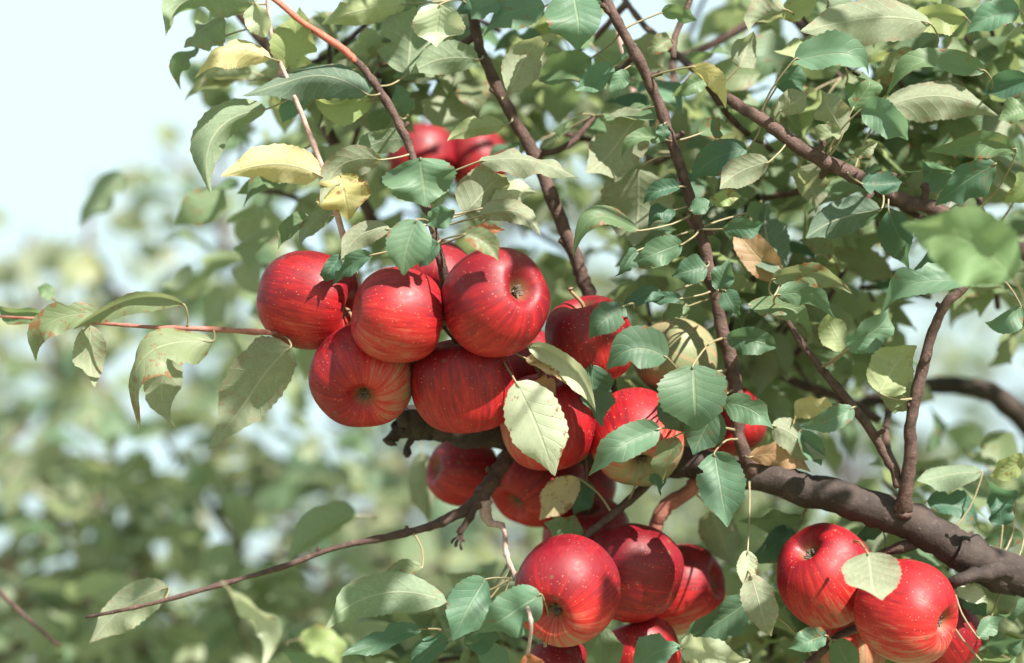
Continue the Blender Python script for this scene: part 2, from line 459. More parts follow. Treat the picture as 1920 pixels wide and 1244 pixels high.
branch('branch', [(838, 590, 11, -.0), (832, 515, 10, -.02), (820, 462, 8, -.025), (806, 405, 8, -.02), (792, 370, 8.5, -.01), (774, 298, 8, .0), (745, 225, 8, .0), (692, 142, 7.5, .0), (665, 112, 7.2, .0)],
       'brown', 8, 7, .12, 9, (), .18, [(.20, -.7, .6, .4, .010, .003), (.33, .8, .5, .4, .012, .003), (.55, .8, .6, .2, .008, .0024), (.72, .6, .8, .2, .008, .0022)])
branch('shoot', [(668, 116, 7.2, .0), (640, 90, 7, .0), (572, 45, 6, .0), (505, -8, 5.5, .0), (440, -60, 5, 0)], 'orange', 8, 7, .1, 29, (), .1)
branch('shoot', [(690, 600, 7, .05), (668, 525, 6.5, .02), (640, 430, 6, .01), (612, 335, 5.5, .01), (576, 240, 5, .01), (552, 180, 4.5, .01), (524, 115, 4, .015), (508, 60, 3.5, .02), (500, -20, 3, .02)], 'pink', 7, 6, .1, 10, (), .2)
branch('branch', [(700, 420, 11, .2), (640, 290, 11, .18), (596, 215, 11, .17), (530, 122, 10, .16), (440, 15, 9, .15), (400, -60, 8, .15)], 'brown', 8, 6, .12, 11, (), .15)
branch('shoot', [(600, 640, 6, .04), (512, 625, 5.2, .0), (400, 618, 4.4, -.01), (252, 612, 3.6, -.01), (178, 605, 3.2, .0), (80, 598, 3, .01), (-40, 592, 2.4, .02)], 'red', 7, 6, .1, 12, (), .25)
branch('branch', [(1990, 500, 17, .06), (1880, 445, 16, .05), (1760, 396, 14, .03), (1690, 374, 14, .02), (1600, 330, 14, .01), (1505, 282, 13, .0), (1440, 232, 12, .0), (1380, 195, 10, .01), (1290, 120, 7, .08), (1200, 40, 6, .13), (1150, -40, 5, .15)],
       'brown', 10, 7, .14, 13, [(1.235, 2.02, 1.72, .035), (0.75, 1.97, 1.93, .012)], .12,
       [(.36, -.2, 1, .3, .018, .0045), (.45, .1, 1, .2, .016, .004), (.47, -.4, -.9, .2, .014, .0035), (.56, .3, .9, .3, .014, .0035), (.30, -.3, .9, .3, .016, .004)])
branch('branch', [(1696, 968, 17, .02), (1698, 930, 14, .012), (1706, 850, 12.5, .005), (1711, 778, 11, .0), (1737, 660, 10, -.005), (1768, 580, 9, -.01), (1802, 544, 8, -.01), (1850, 500, 6, -.01)], 'brown', 9, 7, .12, 14, (), .14,
       [(.05, -.9, .3, .4, .008, .004), (.45, -.9, .3, .2, .006, .003), (.72, -.8, .5, .3, .007, .0025)])
branch('branch', [(1690, 915, 11, .012), (1668, 868, 9.5, .015), (1622, 792, 9, .015), (1558, 715, 8, .015), (1504, 645, 6.5, .015), (1478, 606, 5.5, .015), (1450, 560, 4, .02)], 'brown', 8, 6, .14, 15, (), .2, [(.3, .7, .7, .3, .01, .0025), (.5, -.4, .8, .3, .01, .002)])
branch('branch', [(1697, 905, 9, .03), (1664, 842, 8, .06), (1666, 770, 7, .09), (1690, 700, 6, .12)], 'brown', 7, 5, .1, 16)
branch('branch', [(2050, 900, 26, .45), (1960, 835, 23, .42), (1905, 770, 21, .4), (1845, 733, 19, .38), (1760, 722, 17, .36), (1690, 742, 14, .34), (1580, 765, 11, .32), (1440, 775, 9, .3), (1320, 760, 8, .3)], 'limb', 10, 6, .12, 17)
branch('branch', [(1650, 790, 9, .2), (1570, 745, 9, .2), (1500, 722, 9, .2), (1418, 672, 7, .2), (1370, 620, 6, .2)], 'brown', 7, 5, .1, 18)
branch('branch', [(1235, 885, 11, .08), (1205, 915, 9, .055), (1150, 965, 8, .04), (1098, 1008, 7, .035), (1085, 1030, 6, .04)], 'brown', 8, 6, .12, 19, (), .15)
branch('branch', [(1330, 885, 18, .07), (1300, 912, 15, .075), (1252, 950, 15, .08), (1228, 992, 14, .085), (1222, 1040, 12, .09)], 'red', 9, 6, .14, 20, (), .18)
branch('spur', [(1780, 1035, 14, .04), (1740, 1020, 11, .035), (1690, 1026, 9, .03), (1636, 1047, 8, .04)], 'brown', 8, 5, .2, 21, (), .2)
branch('spur', [(1900, 1065, 17, .02), (1850, 1075, 15, .01), (1800, 1088, 12, .005), (1760, 1105, 10, .02)], 'limb', 9, 5, .2, 22, (), .2)
branch('spur', [(1660, 1160, 10, .07), (1605, 1178, 9, .05), (1565, 1200, 8, .03), (1500, 1262, 9, .03)], 'brown', 8, 5, .2, 23, (), .2)
branch('branch', [(1480, 20, 9, .2), (1400, 48, 9, .2), (1320, 92, 8, .2), (1260, 110, 7, .18)], 'brown', 8, 5, .1, 24)
branch('branch', [(1300, -30, 6, .06), (1288, 15, 6, .06), (1266, 70, 6, .05), (1262, 110, 6, .04)], 'brown', 7, 5, .1, 25)
branch('branch', [(960, 140, 8, .4), (880, 168, 10, .38), (790, 190, 10, .36), (705, 258, 10, .35), (640, 330, 10, .35)], 'brown', 7, 5, .1, 26)
branch('shoot', [(-40, 1075, 5, .2), (0, 1110, 5, .2), (58, 1166, 4.5, .2), (112, 1212, 4, .2)], 'brown', 6, 5, .1, 27)
branch('shoot', [(1208, 440, 4.5, .2), (1216, 330, 5, .2), (1208, 260, 5, .2), (1160, 60, 5, .22)], 'pink', 6, 5, .1, 28)

# ------------------------------------------------------------------ apples
PROF = np.array([(0, .60), (.05, .61), (.12, .67), (.24, .80), (.42, .87), (.66, .81), (.86, .60), (.97, .30), (1.0, .02), (.985, -.24), (.91, -.49), (.77, -.70),
                 (.60, -.83), (.45, -.885), (.32, -.85), (.21, -.74), (.12, -.64), (.05, -.60), (0, -.595)])
def apple(cx, cy, r, dd, cal, ripe, green, label, squash=1.0, seed=0):
    """cal: calyx direction, green: direction of the unripe side (both camera-relative)"""
    r_ = np.random.default_rng(500 + seed)
    R = r * PXS * (D0 + dd)
    c = at(cx, cy, dd)
    zax = cdir(*cal)
    xax = nrm(np.cross(zax, [.3, .5, .81])); yax = np.cross(zax, xax)
    B = np.column_stack([xax, yax, -zax])             # local -z = calyx end
    gd = B.T @ cdir(*green[:3]); gk = green[3]
    prof = catmull(np.column_stack([PROF, np.zeros(len(PROF))]), 3)[:, :2]
    NS = 44
    V, ripev = [], []
    ph = r_.random() * 6.28; lop = r_.normal(0, .04, 2)
    for (a, z) in prof:
        for j in range(NS):
            th = 2 * math.pi * j / NS
            lob = 1 + .03 * math.cos(5 * th + ph) * max(0, -z + .1) + .028 * math.cos(2 * th + ph * 2) + .012 * math.cos(3 * th + ph)
            p = np.array([a * lob * math.cos(th), a * lob * math.sin(th), z * squash * (1 + .05 * math.cos(th + ph) * a)])
            p[0] += lop[0] * z; p[1] += lop[1] * z
            V.append(p * R)
            q = p / (np.linalg.norm(p) + 1e-6)
            ripev.append(ripe - gk * max(-.25, q.dot(gd)))
    F = []
    n = len(prof)
    for i in range(n - 1):
        for j in range(NS):
            k = (j + 1) % NS
            F.append((i * NS + j, (i + 1) * NS + j, (i + 1) * NS + k, i * NS + k))
    me = bpy.data.meshes.new('apple')
    me.from_pydata([tuple(v) for v in V], [], F)
    me.polygons.foreach_set('use_smooth', [True] * len(me.polygons))
    me.materials.append(M_APPLE)
    at_ = me.attributes.new('ripe', 'FLOAT', 'POINT'); at_.data.foreach_set('value', np.array(ripev, dtype=np.float32))
    o = bpy.data.objects.new('apple', me); COL.objects.link(o)
    M = Matrix([list(B[0]) + [c[0]], list(B[1]) + [c[1]], list(B[2]) + [c[2]], [0, 0, 0, 1]])
    o.matrix_world = M
    tag(o, label, 'apple', 'red apples ripening on the tree')
    # stem
    tip = np.array([r_.normal(0, .15), r_.normal(0, .15), 1.22]) * R
    pp = catmull([(0, 0, .58 * R), (0, 0, .85 * R), tip * .92, tip], 3)
    V2, F2 = tube(pp, np.interp(np.linspace(0, 1, len(pp)), [0, .8, 1], [.0016, .0014, .0026]), 7, .1, seed)
    s = mesh_obj('stem', V2, F2, [M_STEM]); s.parent = o
    # calyx: five dry sepals and a few stamens in the eye
    bag = Bag()
    for k in range(5):
        th = 2 * math.pi * k / 5 + ph
        d = np.array([math.cos(th), math.sin(th), 0]); e = np.array([-math.sin(th), math.cos(th), 0])
        rows = []
        for t_, w_ in ((0, .05), (.35, .05), (.7, .032), (1, .004)):
            base = d * (.03 + .12 * t_ + .02 * r_.normal()) + np.array([0, 0, -.61 - .14 * t_ + .05 * t_ * t_])
            rows += [base - e * w_, base + e * w_]
        bag.add(np.array(rows) * R, [(0, 1, 3, 2), (2, 3, 5, 4), (4, 5, 7, 6)])
    for k in range(7):
        th = r_.random() * 6.28
        d = np.array([math.cos(th) * .05, math.sin(th) * .05, 0])
        bag.add(*tube(np.array([d * .6 + (0, 0, -.59), d + (0, 0, -.67), d * 1.7 + (0, 0, -.74)]) * R, [.0005, .0004, .0005], 5))
    cl = bag.build('calyx', [M_CALYX]); cl.parent = o
    return o

DN = (0, -1, .2, .28)
APPLES = [
 (578, 562, 95, .02, (-.93, .25, -.22), .86, (.1, -1, .15, .36), 'red apple at the upper end of the big cluster, nearest the open sky'),
 (746, 592, 90, -.04, (-.965, .10, .22), .80, (-.25, -.95, .3, .36), 'middle apple of the big cluster with a dark dry eye on its side'),
 (929, 567, 100, -.045, (.56, .30, .72), .95, (-.1, -1, .1, .34), 'glossy red apple with its deep calyx hollow turned up towards the sunlight'),
 (680, 704, 98, .0, (.10, -.50, .84), .78, (.92, .0, .25, .50), 'lowest apple of the big cluster showing its round green-brown eye end'),
 (868, 722, 96, -.005, (.15, -.97, -.15), .88, (0, -1, .1, .22), 'evenly striped red apple hanging below the glossy one, above the broken limb end'),
 (1106, 636, 84, .005, (.2, -.9, -.3), .92, (.3, -1, .1, .25), 'red apple tucked behind a dark hanging leaf, right of the big cluster'),
 (1028, 792, 94, .03, (.1, -.95, -.25), .76, (-.9, -.25, .35, .42), 'pale-sided apple half covered by the large cream leaf'),
 (815, 535, 82, .085, (.1, .2, -.9), .95, DN, 'red apple peeping out behind the top of the big cluster'),
 (985, 688, 76, .085, (.3, -.6, -.6), .98, DN, 'dark red apple in deep shade inside the big cluster'),
 (1192, 820, 88, .035, (.12, -.62, .74), .66, (.25, -.9, .3, .66), 'apple with red top and pale green bottom, partly behind a long leaf'),
 (1268, 672, 74, .06, (.5, -.3, -.6), .14, (.2, .0, .9, .15), 'pale green apple barely blushed, above the broad blue-green leaf'),
 (868, 884, 66, .125, (-.75, .1, .35), .93, DN, 'shaded red apple just under the broken limb end'),
 (1006, 900, 86, .122, (-.55, -.55, .55), .90, (-.2, -.9, .2, .3), 'shaded red apple with a dark eye, hanging behind the forked spur'),
 (1092, 912, 62, .17, (.3, -.4, -.5), .95, DN, 'bright red sliver of an apple behind the curled tan leaf'),
 (1102, 1012, 84, .12, (0, -.8, -.4), .86, DN, 'sunlit red apple crossed by a thin dark spur'),
 (1063, 1107, 98, -.03, (-.30, -.42, .84), .92, (0, -.95, .25, .55), 'round red apple of the lower cluster with its eye facing forward'),
 (1186, 1074, 92, .05, (.88, -.22, -.42), .97, (-.3, -.9, .1, .25), 'deep red apple behind and beside the round front one of the lower cluster'),
 (1276, 1105, 84, .112, (.80, .18, .42), .84, (-.1, -.95, .2, .55), 'hindmost apple of the lower cluster with its calyx turned to the right'),
 (1205, 1226, 70, .065, (.2, -.8, .1), .76, DN, 'pinkish apple at the very bottom under the lower cluster'),
 (1046, 1256, 60, .03, (0, -.9, .1), .96, DN, 'dark red apple cut off by the bottom edge, beside a curled red leaf'),
 (1549, 1081, 93, .03, (-.46, .64, .45), .78, (.2, -.95, .2, .40), 'streaked apple under the thick limb with its eye at the top'),
 (1701, 1147, 97, -.012, (.72, -.16, .56), .72, (-.1, -.95, .2, .40), 'large pinkish apple under the thick limb, its calyx hollow half in sun'),
 (1760, 1185, 76, .062, (.5, -.6, -.4), .98, DN, 'bright red crescent of an apple behind the large pinkish one'),
 (1370, 792, 66, .125, (.3, -.7, .2), .84, DN, 'red apple almost hidden behind leaves where the upright branch meets the limb'),
 (790, 296, 64, .30, (0, -.8, .2), .96, DN, 'blurred red apple high behind the thin red shoot'),
 (897, 300, 58, .31, (.3, -.8, .2), .97, DN, 'blurred red apple high behind the leaves, right of its twin'),
 (1598, 1212, 66, .10, (0, -.9, .1), .40, DN, 'dull pale apple in shade below the streaked one'),
]
for i, a in enumerate(APPLES):
    apple(*a, seed=i)

# ------------------------------------------------------------------ leaves
def leaf_geo(P0, P1, n0, width, bend, lat, latdir, fold, cup, wave, twist, seed, NL=28, NW=6, teeth=.03):
    r_ = np.random.default_rng(seed)
    L = np.linalg.norm(P1 - P0); a = (P1 - P0) / L
    n0 = nrm(n0 - a * n0.dot(a))
    s = np.linspace(0, 1, NL + 1)
    arch = 4 * s * (1 - s)
    arch2 = np.sin(np.pi * s ** 1.5)
    mid = P0 + np.outer(s, a) * L + np.outer(arch2, n0) * bend * L + np.outer(arch, latdir) * lat * L
    mid = mid - np.outer(np.clip(s - .6, 0, 1) ** 2, n0) * L * r_.uniform(-.3, 1.5)
    prof = np.clip(s, 0, 1) ** .58 * np.clip(1 - s, 0, 1) ** .78
    prof /= prof.max()
    prof *= 1 - .55 * np.clip((s - .70) / .26, 0, 1) ** .8 * np.clip((1.02 - s) / .1, 0, 1) ** .3
    asym = 1 + r_.normal(0, .07)
    tg = np.gradient(mid, axis=0); tg /= np.linalg.norm(tg, axis=1)[:, None]
    ph = r_.random() * 6.28; k1 = r_.uniform(1.3, 2.6); ph2 = r_.random() * 6.28
    us = np.linspace(-1, 1, NW + 1)
    bite = {}
    if teeth and r_.random() < .3:
        b0, bs_ = r_.integers(6, NL - 5), r_.integers(0, 2)
        for q, dv in ((-1, .82), (0, .62), (1, .68), (2, .86)): bite[(int(bs_), int(b0) + q)] = dv + r_.uniform(-.06, .06)
    V, UV = [], []
    wr = r_.normal(0, 1, (2, NL + 1)); wr = (wr + np.roll(wr, 1, 1) + np.roll(wr, -1, 1)) / 3
    for i in range(NL + 1):
        t = tg[i]
        n = nrm(n0 - t * n0.dot(t))
        ang = twist * (s[i] - .3)
        b = np.cross(t, n)
        n, b = n * math.cos(ang) + b * math.sin(ang), b * math.cos(ang) - n * math.sin(ang)
        hw = width * .5 * prof[i]
        for u in us:
            sd = 1 if u > 0 else 0
            uu = u * (asym if u > 0 else 2 - asym)
            if abs(u) == 1:
                uu *= 1 + r_.uniform(.3, 1.4) * (teeth if i % 2 else -teeth) * (1 if 1 < i < NL - 1 else 0) + .03 * wr[sd, i]
            if (sd, i) in bite: uu = math.copysign(min(abs(uu), bite[(sd, i)]), uu)
            hgt = fold * abs(uu) * hw - cup * uu * uu * hw + wave * uu * uu * width * .5 * math.sin(2 * math.pi * k1 * s[i] + (ph if u > 0 else ph2)) * min(1, prof[i] * 1.5)
            V.append(mid[i] + b * uu * hw * math.cos(min(1.2, abs(fold) * .5)) + n * hgt)
            UV.append((u * .5 + .5, s[i]))
    F = []
    m = NW + 1
    for i in range(NL):
        for j in range(NW):
            F.append((i * m + j, i * m + j + 1, (i + 1) * m + j + 1, (i + 1) * m + j))
    return np.array(V), F, np.array(UV), mid, tg

ALLP = np.vstack([p for _, p in BP]); OWN = np.concatenate([[i] * len(p) for i, (_, p) in enumerate(BP)])
LEAVES = []
def leaf_obj(P0, P1, n0, width, typ, bend, lat, latdir, fold, cup, wave, twist, seed, owner=None, root=None):
    V, F, UV, mid, tg = leaf_geo(P0, P1, n0, width, bend, lat, latdir, fold, cup, wave, twist, seed)
    # winding: upper face must look along +n0
    i0 = F[len(F) // 2]
    nn = np.cross(V[i0[1]] - V[i0[0]], V[i0[3]] - V[i0[0]])
    if nn.dot(n0) < 0: F = [f[::-1] for f in F]
    bag = Bag(); bag.add(V, F, UV, 0)
    d = np.linalg.norm(ALLP - P0, axis=1); k = int(d.argmin())
    owner = BP[OWN[k]][0] if owner is None else owner
    if root is None:
        root = ALLP[k] if d[k] < .075 else P0 - tg[0] * .012 + FWD * .045 + np.array([0, 0, -.008])
    LP = np.linalg.norm(root - P0)
    pp = catmull([root, (root + P0) / 2 - tg[0] * LP * .08, P0, mid[2]], 3)
    bag.add(*tube(pp, np.interp(np.linspace(0, 1, len(pp)), [0, .15, .7, 1], [.0014, .0008, .0007, .0003]), 6), None, 1)
    o = bag.build('leaf', [LM[typ], M_PET], owner)
    LEAVES.append(o)
    return o

def hero(bx, by, tx, ty, w, typ, d=None, lat=0.0, roll=None, bend=None, fold=None, under=False, dd=None, wave=None, twist=None, root=None):
    i = len(LEAVES); r_ = np.random.default_rng(900 + i)
    if d is None: d = r_.uniform(-.03, .03)
    Lpx = math.hypot(tx - bx, ty - by)
    if dd is None: dd = r_.uniform(-.3, .3) * Lpx * PXS * D0
    P0, P1 = at(bx, by, d), at(tx, ty, d + dd)
    a = nrm(P1 - P0)
    if roll is None: roll = r_.uniform(-38, 38)
    n = -FWD; n = nrm(n - a * n.dot(a))
    b = np.cross(a, n)
    rr = math.radians(roll)
    n = n * math.cos(rr) + b * math.sin(rr)
    width = min(w * PXS * (D0 + d) / max(.45, math.cos(rr)), .075)
    if under: n = -n
    dx, dy = (tx - bx) / Lpx, -(ty - by) / Lpx
    px_, py_ = -dy, dx
    if py_ < 0: px_, py_ = -px_, -py_
    latdir = RGT * px_ + UPV * py_
    leaf_obj(P0, P1, n, width, typ, r_.uniform(.04, .26) * (1 if r_.random() < .75 else -1) if bend is None else bend, lat, latdir,
             r_.uniform(.15, .8) if fold is None else fold, r_.uniform(-.2, .45), r_.uniform(.1, .32) if wave is None else wave,
             r_.normal(0, .75) if twist is None else twist, 2000 + i, root=None if root is None else at(*root))

U = dict(under=True)
for h in [
 # upper left
 (478, 8, 304, 62, 80, 'g', .02, .14, U), (418, 28, 348, 93, 72, 'g', .04, 0, U), (372, 88, 330, 162, 34, 'g', .06, .05, {}), (508, 110, 364, 150, 62, 'y', .0, .2, U),
 (540, 130, 562, 14, 88, 'k', .02, 0, dict(roll=10)), (478, 6, 494, 73, 48, 'p', -.005, .05, {}), (690, 178, 470, 200, 74, 'd', -.015, .22, dict(roll=20, under=True)),
 (695, 188, 584, 186, 52, 'k', .01, -.05, {}), (500, 205, 393, 360, 70, 'g', .02, .30, dict(roll=-15, under=True)), (600, 330, 414, 332, 78, 'y', -.005, .14, dict(roll=8, under=True)),
 (556, 318, 455, 390, 46, 'g', .05, .12, {}), (492, 328, 445, 365, 26, 'g', .06, 0, {}), (566, 172, 530, 232, 50, 't', .03, 0, {}), (770, 262, 642, 305, 46, 'g', .03, .12, U),
 (717, 300, 600, 376, 58, 'o', -.01, .22, dict(roll=-20, under=True)), (638, 328, 656, 410, 104, 'y', .0, 0, dict(roll=0, fold=.15)), (788, 296, 800, 384, 138, 't', -.04, 0, dict(roll=-5, fold=.25)),
 (870, 402, 948, 324, 96, 'o', -.015, 0, dict(roll=12, under=True)), (895, 304, 1087, 346, 52, 'o', -.02, .1, dict(roll=-30, under=True)), (925, 386, 1009, 362, 46, 'p', -.01, .08, U),
 (899, 406, 1015, 440, 46, 'o', -.03, .2, dict(roll=15, under=True)), (946, 236, 836, 264, 42, 'k', .03, .08, U), (782, 412, 756, 517, 88, 't', -.075, .04, dict(roll=10)),
 (822, 454, 788, 502, 50, 'd', -.07, 0, {}), (700, 478, 620, 537, 38, 't', -.03, .1, {}), (640, 478, 607, 530, 32, 'd', -.028, 0, {}), (732, 430, 640, 498, 46, 'o', -.03, .22, U),
 (852, 394, 792, 414, 38, 't', -.05, 0, {}), (868, 440, 936, 489, 46, 'o', -.09, .16, {}), (888, 436, 946, 432, 26, 'r', -.05, .08, {}), (585, 410, 520, 466, 32, 'g', .03, .2, {}),
 (628, 404, 562, 466, 36, 'g', .02, .2, U), (762, 8, 607, 46, 66, 'k', .03, .05, U), (763, 140, 778, 12, 118, 'g', .03, 0, dict(roll=5, under=True)), (826, 8, 818, 90, 104, 'p', .0, 0, dict(roll=-8)),
 (898, 112, 768, 140, 62, 'g', .03, .1, U), (935, -6, 850, 26, 56, 'd', .05, 0, {}), (765, 216, 744, 158, 42, 't', .05, 0, {}), (700, 250, 742, 190, 40, 'g', .08, 0, {}),
 # top middle
 (938, 0, 880, 35, 54, 't', .02, 0, {}), (1022, 12, 903, 64, 66, 't', .03, .06, {}), (1076, -14, 1086, 94, 108, 't', -.02, 0, dict(roll=-5, fold=.2)), (954, 174, 1040, 60, 66, 'o', .0, .06, dict(roll=25, under=True)),
 (1110, 108, 1008, 152, 62, 'g', .05, .05, {}), (1152, 126, 1077, 168, 52, 't', .02, 0, {}), (1172, 130, 1150, 186, 34, 't', .0, 0, {}), (1206, 206, 1098, 328, 98, 'o', .03, 0, dict(roll=10, under=True)),
 (1246, 262, 1164, 296, 32, 'g', -.01, .2, {}), (1246, 232, 1240, 268, 28, 'd', -.02, 0, {}), (1402, 280, 1293, 340, 64, 'd', .01, .1, dict(roll=15)), (1442, 304, 1344, 354, 58, 'o', -.01, .06, dict(roll=-10, under=True)),
 (1310, 252, 1377, 246, 44, 'g', .02, .16, {}), (1296, 126, 1358, 205, 34, 'y', -.02, .25, dict(roll=30)), (1330, 150, 1262, 182, 40, 'g', .02, .1, {}), (1182, 72, 1162, 112, 26, 'd', .01, 0, {}),
 (1256, 72, 1212, 104, 38, 'o', .04, 0, {}), (1240, 24, 1306, 45, 28, 'g', .0, .15, {}), (1386, 126, 1412, 60, 54, 'o', .03, 0, U), (1197, 318, 1190, 462, 134, 'o', .045, 0, dict(roll=8, under=True, fold=.15)),
 (1276, 350, 1206, 382, 34, 'd', .0, .08, {}), (1266, 394, 1215, 420, 34, 'd', .01, .05, {}), (1295, 396, 1337, 384, 34, 't', -.01, .05, {}), (1338, 384, 1390, 366, 34, 'k', .0, .08, {}),
 (1199, 433, 1074, 479, 40, 'g', -.01, .24, {}), (1280, 458, 1188, 492, 56, 't', -.02, .04, dict(roll=-12)), (1196, 470, 1158, 520, 36, 'd', .0, .1, {}), (1326, 500, 1258, 518, 54, 'd', .0, 0, {}),
 (1346, 546, 1366, 484, 44, 'd', -.01, 0, {}), (1354, 430, 1435, 424, 38, 'd', -.01, .05, {}), (1466, 512, 1436, 382, 86, 'd', .03, -.06, dict(roll=20, under=True)), (1462, 526, 1376, 426, 62, 'f', .035, 0, dict(roll=-10)),
 (1359, 545, 1386, 590, 42, 'd', -.02, 0, {}), (1456, 554, 1566, 600, 48, 't', -.02, .14, {}), (1402, 572, 1527, 614, 44, 'g', .01, .06, {}), (1362, 636, 1456, 652, 54, 'd', .01, .1, {}),
 (1170, 574, 1104, 632, 58, 'd', -.05, .0, dict(roll=15)), (1170, 576, 1250, 556, 30, 'd', -.0, .1, {}), (1278, 560, 1216, 562, 28, 'd', .0, .05, {}), (1292, 574, 1242, 600, 34, 'g', .02, 0, {}),
 # centre
 (1252, 672, 1138, 690, 82, 'd', -.045, .2, dict(roll=20)), (1108, 684, 1130, 802, 62, 'd', -.025, .0, dict(roll=-25)), (1300, 684, 1306, 809, 132, 't', -.03, 0, dict(roll=4, fold=.2, wave=.08)),
 (1342, 768, 1302, 855, 78, 'd', -.01, 0, dict(roll=-15)), (1240, 748, 1282, 812, 50, 'd', -.015, 0, {}), (1238, 804, 1106, 887, 66, 't', -.03, .05, dict(roll=10)), (1352, 757, 1448, 807, 54, 't', -.015, .16, dict(roll=15)),
 (1340, 848, 1364, 990, 90, 't', -.015, 0, dict(roll=5, fold=.25)), (1266, 818, 1240, 906, 44, 'o', -.02, -.1, dict(roll=40)), (967, 716, 1040, 894, 110, 'p', -.04, .03, dict(roll=4, fold=.18, wave=.05, bend=.05, twist=.1, root=(940, 672, -.02))),
 (988, 650, 1118, 772, 46, 'p', -.03, .20, dict(roll=25, root=(960, 655, .0))), (985, 672, 1080, 734, 32, 'n', -.02, .08, dict(roll=-20)), (992, 716, 1042, 742, 44, 'f', -.01, .1, {}), (1085, 897, 1008, 976, 66, 'n', .045, 0, dict(roll=10, wave=.2)),
 (1092, 1012, 1020, 988, 56, 'g', .05, .05, {}), (1222, 888, 1238, 932, 28, 'd', .0, 0, {}), (1626, 1036, 1642, 1130, 124, 'o', -.075, .02, dict(roll=-30, under=True, fold=.15, wave=.03, bend=.05)), (1100, 900, 1075, 968, 46, 'd', .06, 0, {}),
 # lower right
 (1408, 1078, 1446, 1194, 64, 'o', -.02, 0, dict(roll=10, under=True)), (1402, 1032, 1398, 1102, 42, 'p', -.01, .04, {}), (1408, 1126, 1278, 1204, 80, 'd', .03, 0, dict(roll=-10)), (1334, 958, 1372, 1062, 74, 'o', .09, 0, U),
 (1502, 968, 1386, 976, 44, 'g', .06, -.08, {}), (1492, 998, 1398, 1058, 64, 'd', .07, .05, {}), (1128, 1176, 1118, 1275, 74, 'g', .0, 0, {}), (1196, 1256, 1278, 1212, 64, 't', -.02, .1, {}),
 (1274, 1218, 1402, 1250, 72, 'p', -.03, .12, dict(roll=20)), (1016, 1116, 898, 1188, 92, 't', -.065, .05, dict(roll=-10, root=(1022, 1212, -.03))), (838, 1130, 602, 1188, 80, 'g', -.02, .2, dict(roll=10, under=True)),
 (792, 1064, 714, 1104, 36, 'o', .0, .15, {}), (912, 1086, 848, 1202, 92, 't', -.03, .05, dict(roll=-12)), (792, 1180, 632, 1228, 42, 'd', -.01, .05, dict(roll=30)), (792, 1118, 742, 1268, 92, 'k', .14, 0, U),
 (842, 1200, 768, 1262, 46, 'd', .0, .1, {}), (922, 1168, 872, 1212, 44, 'd', .0, 0, {}), (990, 1225, 1002, 1282, 52, 'r', -.07, 0, dict(root=(990, 1224, -.07))), (900, 1210, 960, 1262, 50, 't', .03, 0, {}),
 (1550, 1192, 1480, 1218, 48, 't', .0, .05, {}), (1566, 1200, 1606, 1254, 54, 'g', .01, 0, {}), (1834, 1196, 1882, 1158, 40, 't', .0, .05, {}), (1802, 1112, 1850, 1160, 44, 'd', .04, .1, {}), (1792, 1110, 1852, 1132, 34, 'p', .02, .08, {}),
 (1934, 1130, 1874, 1156, 36, 'd', .02, .05, {}), (1850, 1215, 1925, 1200, 44, 'd', .03, .1, {}), (1840, 1240, 1905, 1232, 36, 'g', .02, .05, {}),
 # left twig
 (346, 572, 138, 626, 40, 'o', -.02, .20, dict(roll=-35)), (192, 588, 62, 676, 56, 'o', -.005, .18, dict(roll=20)), (168, 610, 176, 728, 60, 'o', .01, 0, dict(roll=-20, under=True)), (400, 640, 246, 782, 88, 'o', -.02, .22, dict(roll=30)),
 (330, 646, 320, 797, 66, 'o', .0, .1, dict(roll=-30, under=True)), (546, 650, 404, 838, 116, 'o', -.01, .06, dict(roll=5, under=True, fold=.12)), (86, 592, -12, 580, 34, 'g', .04, .1, {}), (100, 560, 70, 540, 26, 'g', .1, 0, {}),
 (316, 1102, 178, 1206, 78, 'o', .035, .1, dict(roll=5, under=True)), (428, 1104, 486, 1262, 44, 'p', -.22, .12, dict(roll=35)), (672, 968, 540, 1042, 64, 'g', .2, .08, U), (790, 848, 802, 984, 64, 'o', .25, 0, U),
 (240, 330, 152, 430, 60, 'g', .42, .2, U), (560, 1200, 640, 1260, 60, 'k', -.2, .2, {}),
 # right side
 (1902, 522, 1692, 424, 142, 'h', -.20, .12, dict(roll=-10, root=(1935, 600, -.18))), (1846, 528, 1642, 576, 58, 't', -.05, .06, dict(roll=30)), (1850, 496, 1702, 516, 42, 'd', .01, .1, {}), (1666, 394, 1706, 512, 68, 'd', .01, 0, dict(roll=20)),
 (1652, 394, 1512, 448, 70, 'd', -.0, .06, dict(roll=-10, under=True)), (1672, 520, 1520, 500, 50, 'o', .14, .1, {}), (1446, 526, 1598, 552, 44, 'o', -.01, .14, {}), (1588, 656, 1678, 580, 62, 't', -.01, 0, dict(roll=20)),
 (1588, 656, 1556, 588, 54, 'k', .0, 0, U), (1650, 738, 1718, 648, 96, 'k', -.02, .04, dict(roll=10, under=True)), (1914, 574, 1848, 606, 44, 't', .0, 0, {}), (1600, 764, 1498, 802, 46, 't', -.01, -.06, {}),
 (1562, 770, 1484, 792, 46, 'y', .03, .16, U), (1448, 798, 1548, 868, 62, 'o', .02, .1, U), (1500, 808, 1542, 872, 46, 't', .03, 0, {}), (1404, 858, 1524, 894, 48, 'f', .02, .14, dict(roll=20)),
 (1842, 888, 1714, 906, 46, 'g', .04, .08, U), (1930, 862, 1856, 894, 44, 'k', -.02, .1, {}), (1738, 940, 1836, 992, 52, 'd', .05, .1, {}), (1880, 988, 1870, 934, 50, 'd', .03, 0, {}), (1655, 995, 1608, 1020, 30, 'd', .05, .1, {}),
